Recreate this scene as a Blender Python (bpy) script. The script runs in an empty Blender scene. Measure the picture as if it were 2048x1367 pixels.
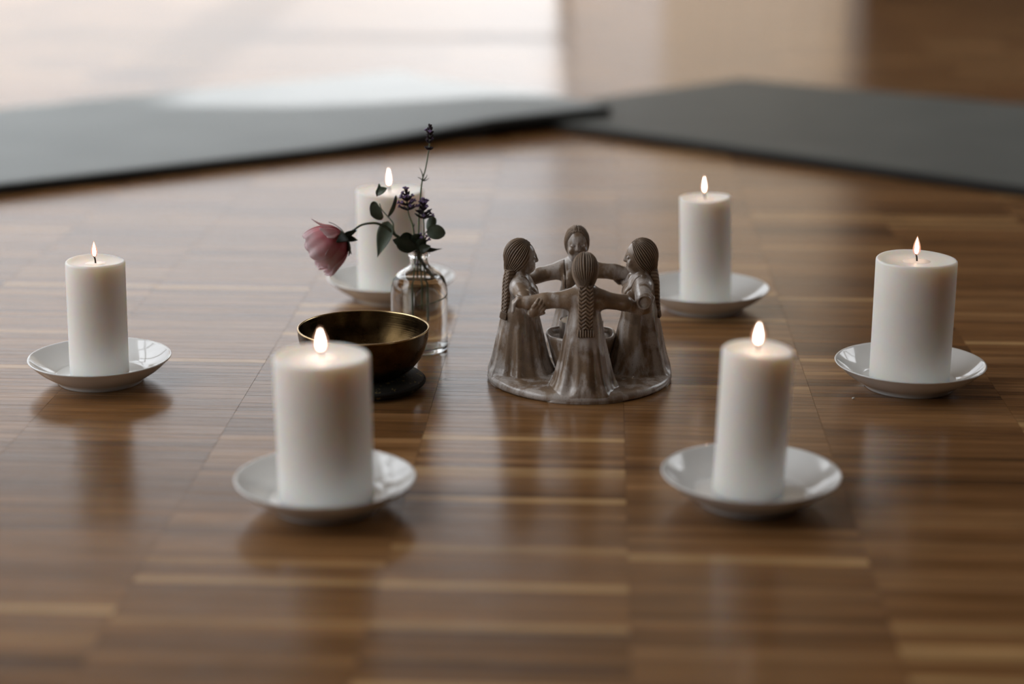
import bpy, math, random
import numpy as np
from mathutils import Vector, Matrix

random.seed(7)
rng = np.random.default_rng(7)
MM = 0.001
C = bpy.context.scene.collection
scene = bpy.context.scene

# ---------------------------------------------------------------- camera
cam = bpy.data.cameras.new('camera')
cam.sensor_width = 36.0
cam.lens = 3873.0 / 2048.0 * 36.0
cam.clip_start = 0.01
cam.clip_end = 60
cam.dof.use_dof = True
cam.dof.focus_distance = 1.662
cam.dof.aperture_fstop = 2.35
cam_ob = bpy.data.objects.new('camera', cam)
C.objects.link(cam_ob)
cam_ob.matrix_world = (Matrix.Translation((0, 0, 0.4875)) @
                       Matrix.Rotation(math.pi / 2 - 0.2737, 4, 'X') @ Matrix.Rotation(0.0038, 4, 'Z'))
scene.camera = cam_ob

# ---------------------------------------------------------------- sky, sun, exposure
scene.view_settings.view_transform = 'Standard'
scene.view_settings.look = 'None'
scene.view_settings.gamma = 1.0
scene.view_settings.use_curve_mapping = False
scene.view_settings.exposure = 0.0

world = bpy.data.worlds.new('overcast_sky')
scene.world = world
world.use_nodes = True
wn, wl = world.node_tree.nodes, world.node_tree.links
bg = wn['Background']
SKY = 5.7      # zenith; an overcast sky is three times darker at the horizon
tc = wn.new('ShaderNodeTexCoord'); sp = wn.new('ShaderNodeSeparateXYZ'); rp = wn.new('ShaderNodeValToRGB')
wl.new(tc.outputs['Generated'], sp.inputs[0])
wl.new(sp.outputs['Z'], rp.inputs['Fac'])
rp.color_ramp.elements[0].position = 0.0
rp.color_ramp.elements[0].color = (0.16, 0.16, 0.15, 1)
rp.color_ramp.elements[1].position = 0.15
rp.color_ramp.elements[1].color = (0.248, 0.254, 0.265, 1)
e3 = rp.color_ramp.elements.new(1.0)
e3.color = (0.95, 0.97, 1.0, 1)
wl.new(rp.outputs['Color'], bg.inputs['Color'])
bg.inputs['Strength'].default_value = SKY

sun = bpy.data.lights.new('sun', 'SUN')
sun.energy = 2.2
sun.angle = math.radians(0.6)
sun.color = (1.0, 1.0, 1.0)
sun_ob = bpy.data.objects.new('sun', sun)
C.objects.link(sun_ob)
SUN_EL, SUN_AZ = math.radians(31), math.radians(0.8)
sd = Vector((-math.sin(SUN_AZ) * math.cos(SUN_EL), -math.cos(SUN_AZ) * math.cos(SUN_EL), -math.sin(SUN_EL)))
sun_ob.rotation_euler = sd.to_track_quat('-Z', 'Y').to_euler()


def portal(name, loc, rot, sx, sy):
    l = bpy.data.lights.new(name, 'AREA')
    l.shape = 'RECTANGLE'
    l.size, l.size_y = sx, sy
    l.cycles.is_portal = True
    o = bpy.data.objects.new(name, l)
    C.objects.link(o)
    o.location, o.rotation_euler = loc, rot
    return o


WALL_Y = 5.30        # inner face of the back wall
LEFT_X = -2.00       # inner face of the left wall
RIGHT_X = 2.60
FRONT_Y = -1.60
CEIL_Z = 2.75
WIN_TOP = 1.466
portal('sky_portal', ((-1.98 + 0.905) / 2, WALL_Y + 0.16, WIN_TOP / 2), (math.radians(-90), 0, 0), 2.885, WIN_TOP)
portal('sky_portal', (RIGHT_X + 0.16, 3.55, 1.45), (0, math.radians(90), 0), 1.5, 2.1)
portal('sky_portal', (LEFT_X - 0.16, 2.4, 1.35), (0, math.radians(-90), 0), 2.4, 5.0)

# ---------------------------------------------------------------- helpers


def new_mesh(name, verts, faces, smooth=True):
    me = bpy.data.meshes.new(name)
    v = np.asarray(verts, dtype=float) * MM
    me.from_pydata(v.tolist(), [], [list(map(int, f)) for f in faces])
    me.validate()
    if smooth:
        me.polygons.foreach_set('use_smooth', [True] * len(me.polygons))
    me.update()
    return me


def fast_mesh(name, verts, quads, smooth=True):
    me = bpy.data.meshes.new(name)
    v = (np.asarray(verts, dtype=np.float32) * MM)
    q = np.asarray(quads, dtype=np.int32)
    me.vertices.add(len(v)); me.vertices.foreach_set('co', v.ravel())
    me.loops.add(q.size); me.loops.foreach_set('vertex_index', q.ravel())
    me.polygons.add(len(q))
    me.polygons.foreach_set('loop_start', np.arange(0, q.size, q.shape[1], dtype=np.int32))
    me.polygons.foreach_set('use_smooth', np.full(len(q), smooth))
    me.update(calc_edges=True)
    me.validate()
    return me


def obj(name, me, mat=None, parent=None, loc=(0, 0, 0), rot=(0, 0, 0), scale=None):
    o = bpy.data.objects.new(name, me)
    C.objects.link(o)
    if mat is not None and len(me.materials) == 0:
        me.materials.append(mat)
    if parent is not None:
        o.parent = parent
    o.location = Vector(loc) * MM
    o.rotation_euler = rot
    if scale is not None:
        o.scale = scale
    return o


def tag(o, label=None, cat=None, group=None, kind=None):
    if label: o['label'] = label
    if cat: o['category'] = cat
    if group: o['group'] = group
    if kind: o['kind'] = kind
    return o


def thing(name, label, cat, loc=(0, 0, 0), rotz=0.0, group=None):
    o = bpy.data.objects.new(name, None)
    C.objects.link(o)
    o.empty_display_size = 0.02
    o.location = Vector(loc) * MM
    o.rotation_euler = (0, 0, rotz)
    return tag(o, label, cat, group)


def lathe(profile, n=64):
    """profile: (r, z) pairs; r == 0 ends make poles"""
    V, F = [], []
    rings = []
    for r, z in profile:
        if r < 1e-6:
            rings.append([len(V)]); V.append((0, 0, z))
        else:
            rings.append(list(range(len(V), len(V) + n)))
            for i in range(n):
                a = 2 * math.pi * i / n
                V.append((r * math.cos(a), r * math.sin(a), z))
    for a, b in zip(rings[:-1], rings[1:]):
        for i in range(n):
            j = (i + 1) % n
            if len(a) == 1 and len(b) == 1: continue
            if len(a) == 1: F.append((a[0], b[i], b[j]))
            elif len(b) == 1: F.append((a[i], b[0], a[j]))
            else: F.append((a[i], b[i], b[j], a[j]))
    # outward normals when the profile runs upward on the outside
    return V, [tuple(reversed(f)) for f in F]


def spline(pts, n):
    """Catmull-Rom through pts"""
    P = np.asarray(pts, float)
    P = np.vstack([2 * P[0] - P[1], P, 2 * P[-1] - P[-2]])
    out = []
    seg = len(P) - 3
    for i in range(n):
        t = i / (n - 1) * seg
        k = min(int(t), seg - 1); u = t - k
        p0, p1, p2, p3 = P[k:k + 4]
        out.append(0.5 * ((2 * p1) + (-p0 + p2) * u + (2 * p0 - 5 * p1 + 4 * p2 - p3) * u * u + (-p0 + 3 * p1 - 3 * p2 + p3) * u ** 3))
    return np.array(out)


def tube(pts, rad, n=8, m=None, cap=True):
    P = spline(pts, m or max(4, len(pts) * 4))
    R = np.interp(np.linspace(0, 1, len(P)), np.linspace(0, 1, len(np.atleast_1d(rad))) if np.size(rad) > 1 else [0, 1], rad if np.size(rad) > 1 else [rad, rad])
    T = np.gradient(P, axis=0); T /= np.linalg.norm(T, axis=1)[:, None] + 1e-12
    up = np.array([0, 0, 1.0]) if abs(T[0][2]) < 0.9 else np.array([1.0, 0, 0])
    V, F = [], []
    N = np.cross(T[0], up); N /= np.linalg.norm(N)
    for i in range(len(P)):
        N = N - T[i] * np.dot(N, T[i]); N /= np.linalg.norm(N)
        B = np.cross(T[i], N)
        for k in range(n):
            a = 2 * math.pi * k / n
            V.append(P[i] + R[i] * (math.cos(a) * N + math.sin(a) * B))
    for i in range(len(P) - 1):
        for k in range(n):
            k2 = (k + 1) % n
            F.append((i * n + k, i * n + k2, (i + 1) * n + k2, (i + 1) * n + k))
    if cap:
        F.append(tuple(reversed(range(n))))
        F.append(tuple(range((len(P) - 1) * n, len(P) * n)))
    return V, F


def merge(*parts):
    V, F = [], []
    for v, f in parts:
        o = len(V)
        V += [tuple(p) for p in v]
        F += [tuple(i + o for i in q) for q in f]
    return V, F


def box(x0, x1, y0, y1, z0, z1):
    V = [(x, y, z) for z in (z0, z1) for y in (y0, y1) for x in (x0, x1)]
    F = [(0, 2, 3, 1), (4, 5, 7, 6), (0, 1, 5, 4), (2, 6, 7, 3), (0, 4, 6, 2), (1, 3, 7, 5)]
    return V, F


# ---------------------------------------------------------------- materials


class NT:
    def __init__(self, name):
        self.m = bpy.data.materials.new(name)
        self.m.use_nodes = True
        self.n, self.l = self.m.node_tree.nodes, self.m.node_tree.links
        self.b = self.n['Principled BSDF']
        self.out = self.n['Material Output']

    def add(self, t, **kw):
        x = self.n.new(t)
        for k, v in kw.items(): setattr(x, k, v)
        return x

    def put(self, sock, v):
        if isinstance(v, bpy.types.NodeSocket): self.l.new(v, sock)
        else: sock.default_value = v

    def set(self, **kw):
        for k, v in kw.items():
            self.put(self.b.inputs[k.replace('_', ' ')], v)
        return self

    def noise(self, vec, scale, detail=4.0, rough=0.5, dist=0.0):
        x = self.add('ShaderNodeTexNoise')
        if vec is not None: self.l.new(vec, x.inputs['Vector'])
        x.inputs['Scale'].default_value = scale
        x.inputs['Detail'].default_value = detail
        x.inputs['Roughness'].default_value = rough
        x.inputs['Distortion'].default_value = dist
        return x.outputs[0]

    def ramp(self, fac, stops, interp='LINEAR'):
        x = self.add('ShaderNodeValToRGB')
        cr = x.color_ramp
        cr.interpolation = interp
        while len(cr.elements) < len(stops): cr.elements.new(0.5)
        for e, (p, c) in zip(cr.elements, stops):
            e.position = p
            e.color = (*c, 1) if len(c) == 3 else c
        self.l.new(fac, x.inputs['Fac'])
        return x.outputs['Color']

    def math(self, op, a, b=0.0, c=0.0):
        x = self.add('ShaderNodeMath', operation=op)
        for s, v in zip(x.inputs, (a, b, c)): self.put(s, v)
        return x.outputs[0]

    def mix(self, fac, a, b, blend='MIX'):
        x = self.add('ShaderNodeMix', data_type='RGBA', blend_type=blend)
        self.put(x.inputs['Factor'], fac)
        for s, v in ((x.inputs[6], a), (x.inputs[7], b)):
            self.put(s, (*v, 1) if isinstance(v, tuple) and len(v) == 3 else v)
        return x.outputs[2]

    def maprange(self, v, a, b, c, d):
        x = self.add('ShaderNodeMapRange')
        self.put(x.inputs[0], v)
        for i, q in enumerate((a, b, c, d)): x.inputs[i + 1].default_value = q
        return x.outputs[0]

    def mapping(self, vec, scale=(1, 1, 1), rot=(0, 0, 0), loc=(0, 0, 0)):
        x = self.add('ShaderNodeMapping')
        self.l.new(vec, x.inputs['Vector'])
        x.inputs['Scale'].default_value = scale
        x.inputs['Rotation'].default_value = rot
        x.inputs['Location'].default_value = loc
        return x.outputs[0]

    def bump(self, h, strength, dist=0.001):
        x = self.add('ShaderNodeBump')
        x.inputs['Strength'].default_value = strength
        x.inputs['Distance'].default_value = dist
        self.l.new(h, x.inputs['Height'])
        self.l.new(x.outputs[0], self.b.inputs['Normal'])

    def obj(self):
        return self.add('ShaderNodeTexCoord').outputs['Object']

    def pos(self):
        return self.add('ShaderNodeNewGeometry').outputs['Position']


def simple(name, col, rough=0.5, noise_amt=0.0, noise_scale=40.0, **kw):
    t = NT(name)
    if noise_amt:
        f = t.noise(t.obj(), noise_scale, 5)
        lo = tuple(max(0, c * (1 - noise_amt)) for c in col); hi = tuple(min(1, c * (1 + noise_amt)) for c in col)
        t.set(Base_Color=t.ramp(f, [(0.3, lo), (0.7, hi)]))
    else:
        t.set(Base_Color=(*col, 1))
    t.set(Roughness=rough, **kw)
    return t.m


YAW = 0.0461
QX0, COLW, ROWH = -137.8, 160.0, 160.0 / 15


def wood(name, tone_from):
    t = NT(name)
    p = t.mapping(t.pos(), rot=(0, 0, YAW))      # x: along a strip, y: across
    if tone_from == 'OBJECT':
        a = t.add('ShaderNodeAttribute', attribute_type='OBJECT', attribute_name='tone'); tone = a.outputs['Fac']
        a2 = t.add('ShaderNodeAttribute', attribute_type='OBJECT', attribute_name='grain'); seed = a2.outputs['Fac']
    elif tone_from == 'GEOMETRY':
        a = t.add('ShaderNodeAttribute', attribute_type='GEOMETRY', attribute_name='tone'); tone = a.outputs['Fac']
        a2 = t.add('ShaderNodeAttribute', attribute_type='GEOMETRY', attribute_name='grain'); seed = a2.outputs['Fac']
    else:
        s = t.add('ShaderNodeSeparateXYZ'); t.l.new(p, s.inputs[0])
        cx_ = t.math('FLOOR', t.math('DIVIDE', t.math('SUBTRACT', s.outputs[0], QX0 * MM), COLW * MM))
        ry = t.math('FLOOR', t.math('DIVIDE', s.outputs[1], ROWH * MM))
        cb = t.add('ShaderNodeCombineXYZ'); t.l.new(cx_, cb.inputs[0]); t.l.new(ry, cb.inputs[1])
        wnz = t.add('ShaderNodeTexWhiteNoise', noise_dimensions='2D'); t.l.new(cb.outputs[0], wnz.inputs['Vector'])
        tone = wnz.outputs['Value']; seed = t.math('FRACT', t.math('MULTIPLY', tone, 37.7))
    off = t.add('ShaderNodeCombineXYZ'); t.l.new(t.math('MULTIPLY', seed, 5.0), off.inputs[2]); t.l.new(seed, off.inputs[0])
    va = t.add('ShaderNodeVectorMath', operation='ADD'); t.l.new(p, va.inputs[0]); t.l.new(off.outputs[0], va.inputs[1])
    g1 = t.noise(t.mapping(va.outputs[0], scale=(9, 420, 9)), 1.0, 5, 0.6)
    g2 = t.noise(t.mapping(va.outputs[0], scale=(26, 1500, 26)), 1.0, 3, 0.6)
    g3 = t.noise(t.mapping(va.outputs[0], scale=(14, 60, 14)), 1.0, 2)
    base = t.ramp(tone, [(0.0, (0.100, 0.046, 0.016)), (0.3, (0.186, 0.088, 0.031)), (0.62, (0.256, 0.127, 0.047)),
                         (0.86, (0.315, 0.166, 0.068)), (1.0, (0.51, 0.31, 0.135))])
    k = t.maprange(g1, 0.25, 0.75, 0.66, 1.32)
    k2 = t.maprange(g3, 0.3, 0.7, 0.86, 1.14)
    pores = t.maprange(g2, 0.30, 0.42, 0.55, 1.0)
    kk = t.math('MULTIPLY', t.math('MULTIPLY', k, k2), pores)
    vm = t.add('ShaderNodeVectorMath', operation='SCALE'); t.l.new(base, vm.inputs[0]); t.l.new(kk, vm.inputs['Scale'])
    t.set(Base_Color=vm.outputs[0], Roughness=t.maprange(g1, 0.2, 0.8, 0.15, 0.26), IOR=1.43)
    t.bump(t.math('ADD', g1, t.math('MULTIPLY', pores, 0.5)), 0.16, 0.0006)
    return t.m


M = {}
M['wood_strip'] = wood('oiled_strip_wood', 'OBJECT')
M['wood_mass'] = wood('oiled_strip_wood_mass', 'GEOMETRY')
M['wood_far'] = wood('oiled_strip_wood_far', 'CELL')
M['plaster'] = simple('white_plaster', (0.78, 0.75, 0.70), 0.9, 0.03, 8)
M['cream'] = simple('cream_paint', (0.70, 0.62, 0.51), 0.85, 0.03, 8)
M['warm_wall'] = simple('brown_wall_paint', (0.11, 0.075, 0.05), 0.9, 0.03, 8)
M['dark_wall'] = simple('dark_wood_panelling', (0.085, 0.055, 0.038), 0.5, 0.2, 5)
M['ceiling'] = simple('ceiling_paint', (0.70, 0.68, 0.64), 0.9)
M['frame'] = simple('window_frame_paint', (0.72, 0.72, 0.70), 0.4)


def sheer(name, col, trans):
    t = NT(name)
    d = t.add('ShaderNodeBsdfDiffuse'); d.inputs['Color'].default_value = (*col, 1)
    tl = t.add('ShaderNodeBsdfTranslucent'); tl.inputs['Color'].default_value = (*col, 1)
    mx = t.add('ShaderNodeMixShader'); mx.inputs[0].default_value = trans
    t.l.new(d.outputs[0], mx.inputs[1]); t.l.new(tl.outputs[0], mx.inputs[2])
    t.l.new(mx.outputs[0], t.out.inputs['Surface'])
    return t.m


M['sheer'] = sheer('sheer_cloth', (0.78, 0.745, 0.715), 0.55)
M['linen'] = sheer('linen_cloth', (0.64, 0.56, 0.46), 0.5)


def wax(name, col=(0.93, 0.905, 0.86)):
    t = NT(name)
    n = t.noise(t.obj(), 60, 4)
    t.set(Base_Color=t.ramp(n, [(0.3, tuple(c * 0.975 for c in col)), (0.7, col)]), Roughness=0.42, IOR=1.43)
    t.b.inputs['Subsurface Weight'].default_value = 1.0
    t.b.inputs['Subsurface Radius'].default_value = (1.0, 0.70, 0.48)
    t.b.inputs['Subsurface Scale'].default_value = 0.012
    t.bump(t.noise(t.obj(), 240, 3), 0.08, 0.0006)
    return t.m


M['wax'] = wax('white_candle_wax')
M['pool'] = simple('melted_wax', (0.84, 0.80, 0.75), 0.25)
M['wick'] = simple('charred_wick', (0.03, 0.026, 0.022), 0.9, 0.3, 900)
M['porcelain'] = simple('white_porcelain', (0.80, 0.82, 0.82), 0.10, 0.012, 30, Coat_Weight=0.4, Coat_Roughness=0.04)


def flame_mat(name, col, strength, alpha):
    t = NT(name)
    s = t.add('ShaderNodeSeparateXYZ'); t.l.new(t.obj(), s.inputs[0])
    e = t.add('ShaderNodeEmission'); e.inputs['Strength'].default_value = strength
    h = t.maprange(s.outputs[2], 0.0, 0.011, 0.0, 1.0)
    t.l.new(t.ramp(h, [(0.0, col[0]), (0.45, col[1]), (1.0, col[2])]), e.inputs['Color'])
    tr = t.add('ShaderNodeBsdfTransparent')
    mx = t.add('ShaderNodeMixShader')
    t.l.new(t.ramp(h, [(0.0, (alpha[0],) * 3), (0.35, (alpha[1],) * 3), (1.0, (alpha[2],) * 3)]), mx.inputs[0])
    t.l.new(tr.outputs[0], mx.inputs[1]); t.l.new(e.outputs[0], mx.inputs[2])
    t.l.new(mx.outputs[0], t.out.inputs['Surface'])
    return t.m


M['flame'] = flame_mat('flame_sheath', [(0.9, 0.40, 0.30), (1.0, 0.42, 0.27), (1.0, 0.52, 0.32)], 1.15, (0.15, 0.45, 0.55))
M['core'] = flame_mat('flame_core', [(1.0, 0.55, 0.36), (1.0, 0.80, 0.62), (1.0, 0.80, 0.66)], 42.0, (0.12, 0.85, 1.0))


def ceramic():
    t = NT('brown_glazed_ceramic')
    o = t.pos()
    geo = t.add('ShaderNodeNewGeometry')
    n1 = t.noise(o, 42, 6, 0.6, 0.4)
    n2 = t.noise(t.mapping(o, scale=(1, 1, 0.28)), 95, 5, 0.6)
    n3 = t.noise(o, 900, 2, 0.6)
    brown = t.ramp(n1, [(0.30, (0.140, 0.094, 0.060)), (0.55, (0.255, 0.176, 0.114)), (0.75, (0.370, 0.275, 0.195))])
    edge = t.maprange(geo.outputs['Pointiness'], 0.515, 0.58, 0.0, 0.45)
    crease_tone = t.maprange(geo.outputs['Pointiness'], 0.44, 0.495, 0.35, 1.0)  # darker in concave creases
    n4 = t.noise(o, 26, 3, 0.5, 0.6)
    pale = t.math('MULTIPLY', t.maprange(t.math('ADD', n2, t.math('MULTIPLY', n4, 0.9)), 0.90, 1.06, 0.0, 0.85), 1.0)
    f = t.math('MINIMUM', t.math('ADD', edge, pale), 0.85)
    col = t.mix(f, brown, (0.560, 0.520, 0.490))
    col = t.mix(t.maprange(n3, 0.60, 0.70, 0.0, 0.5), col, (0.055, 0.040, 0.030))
    vm = t.add('ShaderNodeVectorMath', operation='SCALE'); t.l.new(col, vm.inputs[0]); t.l.new(crease_tone, vm.inputs['Scale'])
    t.set(Base_Color=vm.outputs[0], Roughness=t.maprange(n2, 0.35, 0.65, 0.42, 0.22), IOR=1.52, Coat_Weight=0.5, Coat_Roughness=0.16)
    t.bump(t.math('ADD', t.math('MULTIPLY', n3, 0.4), n2), 0.25, 0.0006)
    return t.m


M['ceramic'] = ceramic()


def hair_ceramic():
    t = NT('brown_ceramic_hair')
    geo = t.add('ShaderNodeNewGeometry')
    n1 = t.noise(t.pos(), 60, 5)
    brown = t.ramp(n1, [(0.3, (0.165, 0.108, 0.066)), (0.7, (0.320, 0.218, 0.140))])
    edge = t.maprange(geo.outputs['Pointiness'], 0.51, 0.58, 0.0, 0.8)
    crease_tone = t.maprange(geo.outputs['Pointiness'], 0.44, 0.505, 0.22, 1.0)  # darker in concave creases of the hair
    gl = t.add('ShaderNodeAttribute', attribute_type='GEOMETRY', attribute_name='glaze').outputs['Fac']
    crease_tone = t.math('MULTIPLY', crease_tone, t.maprange(gl, 0.08, 0.55, 0.30, 1.0))
    edge = t.math('MAXIMUM', t.math('MULTIPLY', edge, 0.6), t.maprange(gl, 0.86, 1.0, 0.0, 0.42))
    col = t.mix(edge, brown, (0.42, 0.35, 0.28))
    vm = t.add('ShaderNodeVectorMath', operation='SCALE'); t.l.new(col, vm.inputs[0]); t.l.new(crease_tone, vm.inputs['Scale'])
    t.set(Base_Color=vm.outputs[0], Roughness=0.5)
    return t.m


M['hair'] = hair_ceramic()


def bronze():
    t = NT('aged_bronze')
    o = t.obj()
    s = t.add('ShaderNodeSeparateXYZ'); t.l.new(o, s.inputs[0])
    n = t.noise(o, 45, 5, 0.6)
    rings = t.noise(t.mapping(o, scale=(3, 3, 900)), 1.0, 2)
    t.set(Base_Color=t.ramp(n, [(0.3, (0.048, 0.030, 0.012)), (0.55, (0.090, 0.058, 0.025)), (0.8, (0.16, 0.106, 0.048))]),
          Metallic=1.0, Roughness=t.maprange(n, 0.3, 0.7, 0.20, 0.36))
    t.bump(t.math('ADD', rings, t.math('MULTIPLY', n, 1.5)), 0.12, 0.0008)
    return t.m


M['bronze'] = bronze()
M['bronze_rim'] = simple('polished_bronze_rim', (0.62, 0.46, 0.25), 0.22, 0.1, 60, Metallic=1.0)


def brocade():
    t = NT('black_gold_brocade')
    o = t.obj()
    v = t.add('ShaderNodeTexVoronoi', feature='F1'); t.l.new(t.mapping(o, scale=(1, 1, 2)), v.inputs['Vector']); v.inputs['Scale'].default_value = 130
    n = t.noise(o, 420, 3)
    s = t.add('ShaderNodeSeparateXYZ'); t.l.new(o, s.inputs[0])
    gold = t.math('MULTIPLY', t.maprange(v.outputs['Distance'], 0.34, 0.30, 0.0, 1.0), t.maprange(n, 0.46, 0.54, 0.0, 1.0))
    col = t.mix(t.math('MULTIPLY', gold, 0.75), (0.012, 0.013, 0.010), (0.23, 0.17, 0.05))
    t.set(Base_Color=col, Roughness=0.6)
    t.bump(t.math('ADD', n, gold), 0.4, 0.0006)
    return t.m


M['brocade'] = brocade()
M['black_cloth'] = simple('black_cotton_piping', (0.012, 0.012, 0.011), 0.85, 0.3, 700)


def glass(name, ior, col=(1, 1, 1), rough=0.0):
    t = NT(name)
    t.set(Base_Color=(*col, 1), Roughness=rough, IOR=ior)
    t.b.inputs['Transmission Weight'].default_value = 1.0
    return t.m


M['glass'] = glass('clear_bottle_glass', 1.48, (0.985, 0.995, 0.99))
M['water'] = glass('still_water', 1.33)


def mat_rubber(name, lo, hi):
    t = NT(name)
    o = t.pos()
    n = t.noise(o, 700, 3)
    t.set(Base_Color=t.ramp(t.noise(o, 6, 3), [(0.3, lo), (0.7, hi)]), Roughness=0.6, IOR=1.4)
    t.bump(n, 0.2, 0.0006)
    return t.m


M['mat'] = mat_rubber('grey_exercise_mat_foam', (0.275, 0.305, 0.310), (0.315, 0.345, 0.350))
M['mat_side'] = simple('mat_edge_shade', (0.016, 0.016, 0.014), 0.8, 0.2, 300)  # shade along the mats' edges put into the colour as near-black
M['mat_dark'] = mat_rubber('dark_grey_exercise_mat_foam', (0.105, 0.113, 0.106), (0.130, 0.138, 0.130))
M['stem'] = simple('green_stem', (0.170, 0.215, 0.130), 0.5, 0.2, 200)
M['rose_stem'] = simple('dark_rose_stem', (0.050, 0.062, 0.034), 0.5, 0.25, 200)


def leaf_mat(name, lo, hi):
    t = NT(name)
    n = t.noise(t.obj(), 160, 4)
    col = t.ramp(n, [(0.3, lo), (0.7, hi)])
    tl = t.add('ShaderNodeBsdfTranslucent'); t.l.new(col, tl.inputs['Color'])
    mx = t.add('ShaderNodeMixShader'); mx.inputs[0].default_value = 0.22
    t.set(Base_Color=col, Roughness=0.42)
    t.l.new(t.b.outputs[0], mx.inputs[1]); t.l.new(tl.outputs[0], mx.inputs[2])
    t.l.new(mx.outputs[0], t.out.inputs['Surface'])
    return t.m


M['leaf'] = leaf_mat('green_leaf', (0.115, 0.152, 0.110), (0.175, 0.220, 0.160))
M['leaf_dark'] = leaf_mat('dark_green_leaf', (0.030, 0.044, 0.027), (0.060, 0.082, 0.052))
M['sepal'] = leaf_mat('dark_sepal', (0.014, 0.022, 0.012), (0.030, 0.042, 0.022))


def petal_mat():
    t = NT('pink_rose_petal')
    a = t.add('ShaderNodeAttribute', attribute_type='GEOMETRY', attribute_name='along')
    n = t.noise(t.obj(), 130, 4)
    f = t.math('ADD', a.outputs['Fac'], t.math('MULTIPLY', t.math('SUBTRACT', n, 0.5), 0.35))
    col = t.ramp(f, [(0.0, (0.58, 0.085, 0.115)), (0.40, (0.72, 0.20, 0.235)), (0.66, (0.85, 0.48, 0.51)), (0.88, (0.91, 0.76, 0.79))])
    tl = t.add('ShaderNodeBsdfTranslucent'); t.l.new(col, tl.inputs['Color'])
    mx = t.add('ShaderNodeMixShader'); mx.inputs[0].default_value = 0.45
    t.set(Base_Color=col, Roughness=0.6)
    t.l.new(t.b.outputs[0], mx.inputs[1]); t.l.new(tl.outputs[0], mx.inputs[2])
    t.l.new(mx.outputs[0], t.out.inputs['Surface'])
    return t.m


M['petal'] = petal_mat()
M['calyx'] = simple('dark_purple_calyx', (0.024, 0.014, 0.022), 0.75, 0.35, 500)
M['violet'] = simple('violet_corolla', (0.200, 0.140, 0.290), 0.7, 0.3, 500)
M['tealight_wax'] = wax('orange_tealight_wax', (0.95, 0.66, 0.47))
M['tin'] = simple('tealight_tin', (0.50, 0.46, 0.43), 0.35, 0.1, 200, Metallic=0.9)
M['crumb'] = simple('white_wax_crumb', (0.80, 0.77, 0.70), 0.6)

# ---------------------------------------------------------------- floor
cyaw, syaw = math.cos(YAW), math.sin(YAW)


def qs_to_xy(q, s):
    return (cyaw * q + syaw * s, -syaw * q + cyaw * s)


def xy_to_qs(x, y):
    return (cyaw * x - syaw * y, syaw * x + cyaw * y)


COLS = range(-8, 10)          # columns with modelled strips
R0, R1 = 74, 305              # rows with modelled strips
q0, q1 = QX0 + COLS[0] * COLW, QX0 + (COLS[-1] + 1) * COLW
s0, s1 = R0 * ROWH, R1 * ROWH


def floor_poly(qa, qb, sa, sb, z):
    return [(*qs_to_xy(q, s), z) for q, s in ((qa, sa), (qb, sa), (qb, sb), (qa, sb))]


fv, ff = [], []
for (qa, qb, sa, sb, z) in ((-3600, 3600, -2300, s0, 0), (-3600, 3600, s1, 6300, 0), (-3600, q0, s0, s1, 0), (q1, 3600, s0, s1, 0), (q0, q1, s0, s1, -2.2)):
    o = len(fv)
    fv += floor_poly(qa, qb, sa, sb, z); ff.append((o, o + 1, o + 2, o + 3))
floor = obj('floor', new_mesh('floor', fv, ff, False), M['wood_far'])
floor['kind'] = 'structure'


def strip_geo():
    L, Wd, g, b, h = COLW, ROWH, 0.08, 0.16, 0.25
    def rect(i, z): return [(-L / 2 + i, -Wd / 2 + i, z), (L / 2 - i, -Wd / 2 + i, z), (L / 2 - i, Wd / 2 - i, z), (-L / 2 + i, Wd / 2 - i, z)]
    V = rect(g, -2.2) + rect(g, -h) + rect(b, 0.0)
    F = []
    for a in (0, 4):
        for k in range(4):
            F.append((a + k, a + (k + 1) % 4, a + 4 + (k + 1) % 4, a + 4 + k))
    F.append((8, 9, 10, 11))
    return np.array(V), F


SV, SF = strip_geo()
strip_me = new_mesh('parquet_strip', SV, SF, False)
strip_me.materials.append(M['wood_strip'])

F_, P_, H_ = 3873.0, 0.2737, 487.5


def to_px(x, y, z=0.0):
    zz = z - H_
    d = y * math.cos(P_) - zz * math.sin(P_)
    return 1024 + F_ * x / d, 683.5 - F_ * (y * math.sin(P_) + zz * math.cos(P_)) / d


cells = []
for c in COLS:
    tone_run = 0.5
    off = random.uniform(-0.35, 0.35) * ROWH
    for r in range(R0, R1):
        q = QX0 + (c + 0.5) * COLW; s = (r + 0.5) * ROWH + (0 if r in (R0, R1 - 1) else off)
        x, y = qs_to_xy(q, s)
        # boards were laid in runs cut from one plank: neighbours resemble each other
        tone_run = 0.55 * tone_run + 0.45 * random.random()
        tone = min(1, max(0, 0.5 + 1.15 * (tone_run - 0.5) + random.uniform(-0.16, 0.16)))
        if random.random() < 0.05: tone = min(1.0, tone + 0.4)
        cells.append([c, r, q, s, x, y, tone, random.random()])
# pale strips that stand out between the figurine and the near edge of the floor (floor positions in mm)
for (x, y, tn) in ((23, 1377, 0.98), (23, 1366, 0.93), (23, 1318, 1.0), (-60, 1425, 0.75), (-60, 1405, 0.8), (190, 1198, 0.98), (190, 1100, 0.80),
                   (345, 1150, 0.85), (345, 1075, 0.75), (30, 1096, 0.95), (-130, 1168, 0.95), (345, 1292, 0.85), (190, 1252, 0.7)):
    best = min(cells, key=lambda k: (abs(k[4] - x) / 160) ** 2 + ((k[5] - y) / 8) ** 2)
    best[6] = tn


def in_view(k):
    for dx in (-80, 0, 80):
        u, v = to_px(k[4] + dx, k[5])
        if -20 < u < 2068 and 150 < v < 1385: return True
    return False


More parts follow.
